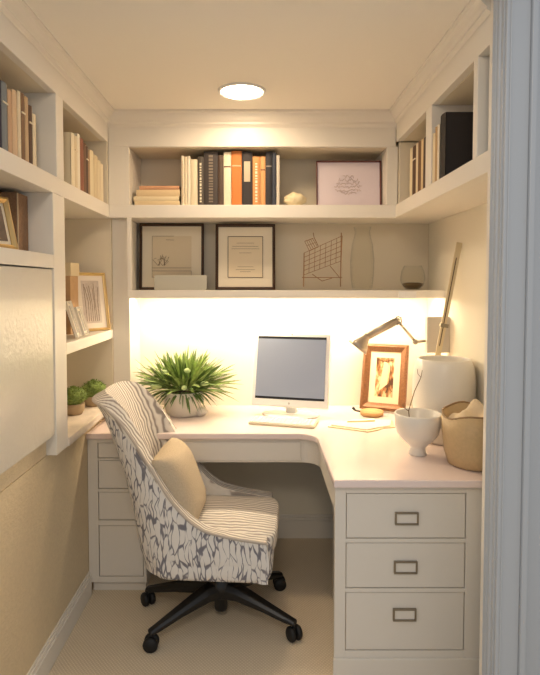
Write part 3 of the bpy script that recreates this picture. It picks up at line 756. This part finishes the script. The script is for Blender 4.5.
obj('dish', lathe(new(), [(0, 0), (0.050, 0), (0.060, 0.008), (0.062, 0.022), (0.056, 0.026), (0.052, 0.018), (0, 0.016)]), mat('tan_wood', rgb(206, 164, 108), 0.5), dt, smooth=True)
s = new(); tube(s, [(-0.058, 0.0, 0.02), (-0.085, 0.005, 0.024), (-0.10, 0.0, 0.040)], [0.004, 0.005, 0.008], 8); obj('handle', s, BLACKP, dt, smooth=True)

bw = thing('footed_bowl', 'white footed ceramic bowl standing on the right of the desk', 'bowl', (0.640, 2.20, ZT + 0.0005))
obj('bowl', lathe(new(), [(0, 0), (0.034, 0), (0.036, 0.004), (0.030, 0.026), (0.036, 0.038), (0.066, 0.066), (0.083, 0.088), (0.0875, 0.112), (0.091, 0.117), (0.094, 0.166), (0.090, 0.170), (0.086, 0.166), (0.080, 0.12), (0.06, 0.08), (0, 0.06)], 48), CERAM, bw, smooth=True)
tw = new()
tube(tw, [(-0.02, 0.02, 0.07), (-0.03, 0.03, 0.17), (-0.002, 0.045, 0.25), (0.025, 0.05, 0.305), (0.030, 0.05, 0.335)], [0.0025, 0.002, 0.002, 0.0016, 0.0012], 6)
tube(tw, [(-0.03, 0.03, 0.17), (-0.05, 0.02, 0.185), (-0.060, 0.02, 0.20)], 0.0018, 6)
tube(tw, [(0.025, 0.05, 0.305), (0.012, 0.05, 0.32), (0.010, 0.05, 0.34)], 0.0012, 6)
twg = obj('twig', tw, STEMM, None); twg.location = (0.640, 2.20, ZT + 0.0005)
tag(twg, 'thin bare twig rising from the white footed bowl', 'twig')

ur = obj('ceramic_urn', lathe(new(), [(0, 0), (0.095, 0), (0.105, 0.01), (0.128, 0.08), (0.134, 0.17), (0.134, 0.27), (0.128, 0.32), (0.118, 0.350), (0.112, 0.362), (0.106, 0.362), (0.11, 0.35), (0.12, 0.31), (0.0, 0.30)], 56), CERAM, smooth=True)
ur.location = (0.813, 2.41, ZT + 0.0005); tag(ur, 'large white rounded urn in the right corner behind the tan basket', 'urn')

bs = thing('leather_basket', 'round tan leather basket on the desk end beside the doorway', 'basket', (0.822, 2.075, ZT + 0.0005))
bm = new(); n = 56; rings = []
for r_, z_ in [(0.0, 0.0), (0.085, 0.0), (0.098, 0.006), (0.112, 0.05), (0.120, 0.12), (0.122, 0.20), (0.116, 0.20), (0.113, 0.12), (0.10, 0.03), (0, 0.02)]:
    ring = []
    for k in range(n):
        a = 2 * PI * k / n; zz = z_
        if z_ >= 0.2: zz += 0.012 * math.cos(2 * (a - R(100))) + 0.004 * math.sin(5 * a)
        ring.append(bm.verts.new((r_ * math.cos(a), r_ * math.sin(a), zz)) if r_ > 0 else None)
    if r_ == 0: ring = [bm.verts.new((0, 0, z_))]
    rings.append(ring)
for a, b in zip(rings, rings[1:]):
    for k in range(n):
        k2 = (k + 1) % n
        if len(a) == 1: bm.faces.new((a[0], b[k2], b[k]))
        elif len(b) == 1: bm.faces.new((a[k], a[k2], b[0]))
        else: bm.faces.new((a[k], a[k2], b[k2], b[k]))
obj('shell', bm, LEATHER, bs, smooth=True)
rim = new(); tube(rim, [(0.119 * math.cos(2 * PI * k / 40), 0.119 * math.sin(2 * PI * k / 40), 0.2 + 0.012 * math.cos(2 * (2 * PI * k / 40 - R(100))) + 0.004 * math.sin(5 * 2 * PI * k / 40)) for k in range(41)], 0.004, 8)
obj('rim', rim, mat('dark_leather', rgb(150, 118, 78), 0.5), bs, smooth=True)
# crumpled cloth in the basket
clo = new(); N = 26; gridv = []
for i in range(N):
    rowv = []
    for j in range(N):
        u_ = (i / (N - 1) - .5) * 2; v_ = (j / (N - 1) - .5) * 2
        x = u_ * math.sqrt(1 - v_ * v_ / 2) * 0.104; yy = v_ * math.sqrt(1 - u_ * u_ / 2) * 0.104
        rr = min(1, math.hypot(x, yy) / 0.104)
        zz = 0.160 + 0.05 * (1 - rr ** 2) + 0.060 * noise.noise(Vector((x * 17, yy * 17, 3.1))) * (1 - rr ** 3) + 0.012 * math.exp(-((x + .01) ** 2 + (yy - .03) ** 2) / 0.004)
        rowv.append(clo.verts.new((x, yy, zz)))
    gridv.append(rowv)
for i in range(N - 1):
    for j in range(N - 1): clo.faces.new((gridv[i][j], gridv[i + 1][j], gridv[i + 1][j + 1], gridv[i][j + 1]))
co = obj('cloth', clo, LINEN, None, smooth=True); co.location = (0.822, 2.075, ZT + 0.0005)
sm = co.modifiers.new('solid', 'SOLIDIFY'); sm.thickness = 0.004; sm.offset = -1
tag(co, 'crumpled cream cloth heaped inside the tan leather basket', 'cloth')

# long ruler leaning against the right wall
ru = thing('long_ruler', 'long pale wooden ruler leaning against the right wall behind the urn', 'ruler', (0.785, 2.600, ZT + 0.0005))
top = Vector((0.150, -0.02, 0.885)); d = top.normalized(); L = top.length
Rm = Vector((0, 0, 1)).rotation_difference(d).to_matrix().to_4x4()
s = B(-0.013, 0.013, -0.004, 0.004, 0.006, L); s.transform(Rm); obj('blade', s, mat('pale_wood', rgb(214, 196, 158), 0.5), ru, bevel=0.001)
s = B(-0.004, 0.0, -0.0055, -0.0039, L * 0.45, L * 0.92); s.transform(Rm); obj('slot_line', s, INKD, ru)
s = B(-0.016, 0.022, -0.008, 0.006, L * 0.55, L * 0.57); s.transform(Rm); obj('clip', s, METAL, ru)

# wall lamp
la = thing('desk_lamp', 'grey articulated arm lamp fixed to a block on the right wall', 'lamp', (0.89, 2.75, 1.12))
Yl = 2.74
def P(px, py, Y=Yl): return Vector(((px - 260) / 548 * Y, Y, 1.457 - (py - 285) / 548 * Y))
s = new(); poly(s, [(0.835, Yl - 0.01), (XR - 0.001, Yl - 0.01), (XR - 0.001, Yl + 0.03), (0.835, Yl + 0.03)], 1.118, 1.298)
part('wall_block', s, mat('grey_block', rgb(196, 188, 174), 0.5), la, bevel=0.003)
s = new(); tube(s, [P(426, 341), P(417, 342)], 0.007, 10); ellipsoid(s, P(416, 342), 0.014, 0.014, 0.014, 14, 8); part('lower_joint', s, METAL, la, bevel=0, smooth=True)
s = new(); tube(s, [P(417, 343), P(399, 322)], 0.007, 10); tube(s, [P(415, 339.5, Yl - .012), P(398, 320.5, Yl - .012)], 0.0025, 8); part('lower_arm', s, CHROME, la, bevel=0, smooth=True)
s = new()
for dy in (-0.012, 0.012): tube(s, [P(395, 322, Yl + dy), P(396.5, 316.5, Yl + dy), P(401, 317, Yl + dy), P(402, 322, Yl + dy), P(397, 325, Yl + dy)], 0.0045, 8)
tube(s, [P(398.5, 320, Yl - .018), P(398.5, 320, Yl + .018)], 0.009, 12); part('elbow_joint', s, CHROME, la, bevel=0, smooth=True)
s = new(); tube(s, [P(398, 319.5), P(367, 336)], 0.019, 14); tube(s, [P(396, 325), P(368, 339.5)], 0.004, 8); part('upper_arm', s, LAMPM, la, bevel=0, smooth=True)
ax0 = P(367.5, 335.5); ax1 = P(357.5, 348)
dd = (ax1 - ax0).normalized(); q = Vector((0, 0, 1)).rotation_difference(dd).to_matrix().to_4x4()
LL = (ax1 - ax0).length
s = new(); lathe(s, [(0.0, -0.008), (0.014, -0.006), (0.018, 0.0), (0.024, LL * .25), (0.046, LL * .7), (0.056, LL * 1.0), (0.054, LL * 1.0), (0.038, LL * .7), (0.02, LL * .25), (0, LL * .15)], 32)
s.transform(Matrix.Translation(ax0) @ q); part('lamp_shade', s, LAMPM, la, bevel=0, smooth=True)
s = new(); ellipsoid(s, ax0 - dd * 0.006, 0.011, 0.016, 0.011, 14, 8); part('shade_joint', s, BLACKP, la, bevel=0, smooth=True)

# ------------------------------------------------------------------ chair
ch = thing('office_chair', 'upholstered swivel chair in grey and cream leaf-pattern fabric at the desk', 'chair', (-0.17, 2.33, 0), R(-4))
def smooth01(t): t = max(0, min(1, t)); return t * t * (3 - 2 * t)
# plan curve of the shell
plan = []
hw = 0.262; xf = 0.225; xb = -0.335; xs = -0.08
for k in range(10): plan.append((xf + (xs - xf) * k / 10, -hw + 0.006 * (1 - k / 10)))
for k in range(0, 37):
    a = -PI / 2 - PI * k / 36; ca, sa = math.cos(a), math.sin(a); ex = 2 / 2.7
    plan.append((xs + (xs - xb) * math.copysign(abs(ca) ** ex, ca) * 1.0, hw * math.copysign(abs(sa) ** ex, sa)))
for k in range(9, -1, -1): plan.append((xf + (xs - xf) * k / 10, hw - 0.006 * (1 - k / 10)))
acc = [0]
for a, b in zip(plan, plan[1:]): acc.append(acc[-1] + math.dist(a, b))
tot = acc[-1]
ZB = 0.302
def Htop(s):
    # s: -1..1, 0 at back centre, 1 at front corners
    s = abs(s)
    pts_ = [(0, 0.99), (0.16, 0.99), (0.33, 0.985), (0.385, 0.95), (0.43, 0.875), (0.47, 0.775), (0.505, 0.69), (0.55, 0.61), (0.61, 0.55), (0.68, 0.51), (0.82, 0.485), (1.0, 0.468)]
    for (a, ha), (b, hb) in zip(pts_, pts_[1:]):
        if s <= b: return ha + (hb - ha) * (s - a) / (b - a)
    return pts_[-1][1]
def lean(z):
    t = max(0, z - 0.38)
    return 0.12 * t + 0.28 * t * t + (0.22 * (z - 0.93) ** 1.0 if z > 0.93 else 0)
def resample(M=64):
    out = []
    for i in range(M + 1):
        t = tot * i / M
        for k in range(len(acc) - 1):
            if acc[k + 1] >= t - 1e-9:
                f = (t - acc[k]) / max(1e-9, acc[k + 1] - acc[k]); a, b = plan[k], plan[k + 1]
                out.append((a[0] + (b[0] - a[0]) * f, a[1] + (b[1] - a[1]) * f)); break
    return out
cur = resample(128); NV = 30
sh = new(); grid = []
M_ = 128
hts = [Htop(2 * i / M_ - 1) for i in range(M_ + 1)]
for _ in range(3): hts = [hts[0]] + [(hts[i - 1] + 2 * hts[i] + hts[i + 1]) / 4 for i in range(1, 128)] + [hts[-1]]
for i, (x, yy) in enumerate(cur):
    col = []; H = hts[i]
    for j in range(NV + 1):
        v = j / NV; zz = ZB + (H - ZB) * v
        s_ = abs(2 * i / 128 - 1)
        und = -0.022 * (1 - smooth01((zz - ZB) / 0.10))           # tuck in at the bottom
        cx_, cy_ = -0.08, 0
        dx, dy = x - cx_, yy - cy_; rr = math.hypot(dx, dy)
        k = 1 + und / rr if x < 0.2 else 1 + und * 0.4 / rr
        narrow = 1 - 0.03 * smooth01((zz - 0.5) / 0.4)
        col.append(sh.verts.new((cx_ + dx * k - lean(zz), (cy_ + dy * k) * narrow, zz + (0.0 if s_ < .9 else 0))))
    grid.append(col)
for i in range(128):
    for j in range(NV): sh.faces.new((grid[i][j], grid[i + 1][j], grid[i + 1][j + 1], grid[i][j + 1]))
so = obj('backrest_shell', sh, [FAB_OUT, FAB_IN], ch, smooth=True)
# make normals point outward
me = so.data
c0 = sum((p.center.x * p.normal.x + p.center.y * p.normal.y) for p in me.polygons)
if c0 < 0: me.flip_normals()
for fi, p in enumerate(me.polygons):
    i = fi // NV; zc = p.center.z; Hh = hts[min(M_, i)]
    if zc > 0.62 and Hh - zc < 0.030 * smooth01((zc - 0.62) / 0.22) + 0.02: p.material_index = 1
sm = so.modifiers.new('solid', 'SOLIDIFY'); sm.thickness = 0.058; sm.offset = -1; sm.material_offset = 1; sm.material_offset_rim = 1
bv = so.modifiers.new('bev', 'BEVEL'); bv.width = 0.018; bv.segments = 4; bv.limit_method = 'ANGLE'; bv.angle_limit = R(50)
# piping along the shell edge
pi_ = new(); tube(pi_, [Vector(grid_co) for grid_co in [(me.vertices[(i) * (NV + 1) + NV].co + Vector((0, 0, 0.0))) * 1.0 for i in range(129)]], 0.0055, 8)
for v in pi_.verts: v.co.z -= 0.002
obj('piping', pi_, mat('piping_taupe', rgb(190, 178, 164), 0.9), so, smooth=True)

def rounded_block(bm, x0, x1, hw_, z0, z1, crown_, nx=26, ny=22, ex=5.0, wob=0.0):
    """cushion: superellipse plan, domed top, soft edges"""
    top = []; cx = (x0 + x1) / 2; hx = (x1 - x0) / 2
    M = 56; levels = [(0.90, 0.0), (0.97, 0.10), (1.0, 0.30), (1.0, 0.62), (0.985, 0.82), (0.95, 0.93), (0.88, 1.0)]
    rings = []
    for s_, l in levels:
        ring = []
        for k in range(M):
            a = 2 * PI * k / M; ca, sa = math.cos(a), math.sin(a)
            px = hx * math.copysign(abs(ca) ** (2 / ex), ca); py = hw_ * math.copysign(abs(sa) ** (2 / ex), sa)
            px_ = px - (1 - s_) * math.copysign(min(abs(px), hx), px) * 0.35 ; py_ = py - (1 - s_) * math.copysign(min(abs(py), hw_), py) * 0.35
            ring.append(bm.verts.new((cx + px_, py_, z0 + (z1 - z0) * l)))
        rings.append(ring)
    for q in (0.75, 0.55, 0.35, 0.18):
        ring = []
        for k in range(M):
            v = rings[6][k].co
            ring.append(bm.verts.new((cx + (v.x - cx) * q, v.y * q, z1 + crown_ * (1 - q ** 2))))
        rings.append(ring)
    for a, b in zip(rings, rings[1:]):
        for k in range(M): bm.faces.new((a[k], a[(k + 1) % M], b[(k + 1) % M], b[k]))
    c = bm.verts.new((cx, 0, z1 + crown_)); 
    for k in range(M): bm.faces.new((rings[-1][k], rings[-1][(k + 1) % M], c))
    bm.faces.new(rings[0][::-1])
    return bm
obj('seat_base', rounded_block(new(), -0.24, 0.235, 0.255, ZB + 0.003, 0.455, 0.0, ex=9), FAB_OUT, ch, smooth=True)
obj('seat_cushion', rounded_block(new(), -0.25, 0.250, 0.232, 0.40, 0.468, 0.020, ex=6), FAB_SEAT, ch, smooth=True)
obj('seat_plate', B(-0.12, 0.12, -0.10, 0.10, 0.282, ZB + 0.004), BLACKP, ch, bevel=0.01)
# swivel base
hub = new(); lathe(hub, [(0, 0.05), (0.026, 0.05), (0.028, 0.06), (0.028, 0.10), (0.045, 0.115), (0.055, 0.14), (0.052, 0.175), (0.034, 0.20), (0.030, 0.284), (0, 0.284)], 28)
obj('hub_column', hub, BLACKP, ch, smooth=True)
Wc = W(ch); Wi = Wc.inverted()
casters = [(-0.435, 2.13), (0.14, 2.19), (0.094, 2.57), (-0.51, 2.44), (-0.22, 2.70)]
for (cx, cy) in casters:
    p = Wi @ Vector((cx, cy, 0)); p.z = 0
    d = Vector((p.x, p.y, 0)).normalized(); sd = Vector((-d.y, d.x, 0)); Ln = math.hypot(p.x, p.y)
    ar = new(); prev = None
    for (t, w_, zt, zb) in ((0.0, 0.042, 0.185, 0.115), (0.25, 0.036, 0.172, 0.120), (0.6, 0.027, 0.132, 0.098), (0.9, 0.020, 0.098, 0.072), (1.02, 0.018, 0.084, 0.066)):
        c = d * Ln * t
        ring = [ar.verts.new(c + sd * a * w_ + Vector((0, 0, zz))) for a, zz in ((-1, zb), (1, zb), (1, zb + (zt - zb) * .6), (0.6, zt), (-0.6, zt), (-1, zb + (zt - zb) * .6))]
        if prev:
            for k in range(6): ar.faces.new((prev[k], prev[(k + 1) % 6], ring[(k + 1) % 6], ring[k]))
        else: ar.faces.new(ring[::-1])
        prev = ring
    ar.faces.new(prev)
    obj('base_arm', ar, BLACKP, ch, bevel=0.004)
    ca = new(); ang = random.uniform(0, PI); a = Vector((math.cos(ang), math.sin(ang), 0)) if False else (sd * 0.8 + d * 0.6).normalized()
    off = Vector((p.x, p.y, 0))
    for s in (-1, 1):
        q = Vector((0, 0, 1)).rotation_difference(a).to_matrix().to_4x4()
        w_ = new(); lathe(w_, [(0, 0.004), (0.024, 0.004), (0.030, 0.010), (0.030, 0.020), (0.024, 0.027), (0, 0.028)], 24)
        if s < 0:
            for v in w_.verts: v.co.z *= -1
        w_.transform(Matrix.Translation(off + Vector((0, 0, 0.0305))) @ q)
        tm = bpy.data.meshes.new('t'); w_.to_mesh(tm); ca.from_mesh(tm); w_.free(); bpy.data.meshes.remove(tm)
    tube(ca, [off + Vector((0, 0, 0.03)), off + Vector((0, 0, 0.08))], 0.009, 10)
    obj('caster', ca, RUBBER, ch, smooth=True)

# scatter pillow on the chair
pw = new(); N = 28; S_ = 0.172
for side in (-1, 1):
    gv = []
    for i in range(N):
        rowv = []
        for j in range(N):
            u_ = (i / (N - 1) - .5) * 2; v_ = (j / (N - 1) - .5) * 2
            pinch = 1 - 0.10 * (1 - abs(u_) ** 2) * abs(v_) ** 3 ; pinch2 = 1 - 0.10 * (1 - abs(v_) ** 2) * abs(u_) ** 3
            th = 0.088 * ((1 - u_ ** 4) * (1 - v_ ** 4)) ** 0.5
            rowv.append(pw.verts.new((side * th, u_ * S_ * pinch2, S_ + v_ * S_ * pinch)))
        gv.append(rowv)
    for i in range(N - 1):
        for j in range(N - 1): pw.faces.new((gv[i][j], gv[i + 1][j], gv[i + 1][j + 1], gv[i][j + 1]))
bmesh.ops.remove_doubles(pw, verts=pw.verts, dist=0.0005)
po = obj('cushion', pw, PILLOW, None, smooth=True)
base = Wc @ Vector((-0.118, -0.062, 0.450))
po.location = base; po.rotation_euler = (Matrix.Rotation(R(-4), 3, 'Z') @ Matrix.Rotation(R(-20), 3, 'Y')).to_euler()
tag(po, 'plump sand-beige cushion propped against the back of the swivel chair', 'cushion')

# warm fill light added unseen behind the camera to brighten the fronts
hl = bpy.data.lights.new('warm_fill', 'AREA'); hl.shape = 'DISK'; hl.size = 0.5; hl.energy = 7; hl.color = (1.0, 0.84, 0.66)
ho = bpy.data.objects.new('warm_fill', hl); COL.objects.link(ho); ho.location = (-0.1, -0.5, 2.5); ho.rotation_euler = (R(35), 0, 0)

# ------------------------------------------------------------------ world, camera
w = bpy.data.worlds.new('world'); sc.world = w; w.use_nodes = True
bg = w.node_tree.nodes['Background']; bg.inputs[0].default_value = (0.88, 0.93, 1.0, 1); bg.inputs[1].default_value = 0.27

cam = bpy.data.cameras.new('camera'); co_ = bpy.data.objects.new('camera', cam); COL.objects.link(co_)
cam.sensor_fit = 'HORIZONTAL'; cam.sensor_width = 36; cam.lens = 36 * 548 / 540
cam.shift_x = (270 - 260) / 540; cam.shift_y = -(337.5 - 308.0) / 540
co_.location = (0, 0, 1.457); co_.rotation_euler = (R(90 - 2.4), 0, 0)
cam.clip_start = 0.05
sc.camera = co_
sc.view_settings.view_transform = 'Standard'; sc.view_settings.look = 'None'
sc.view_settings.exposure = 1.05; sc.view_settings.gamma = 1.0; sc.view_settings.use_curve_mapping = False
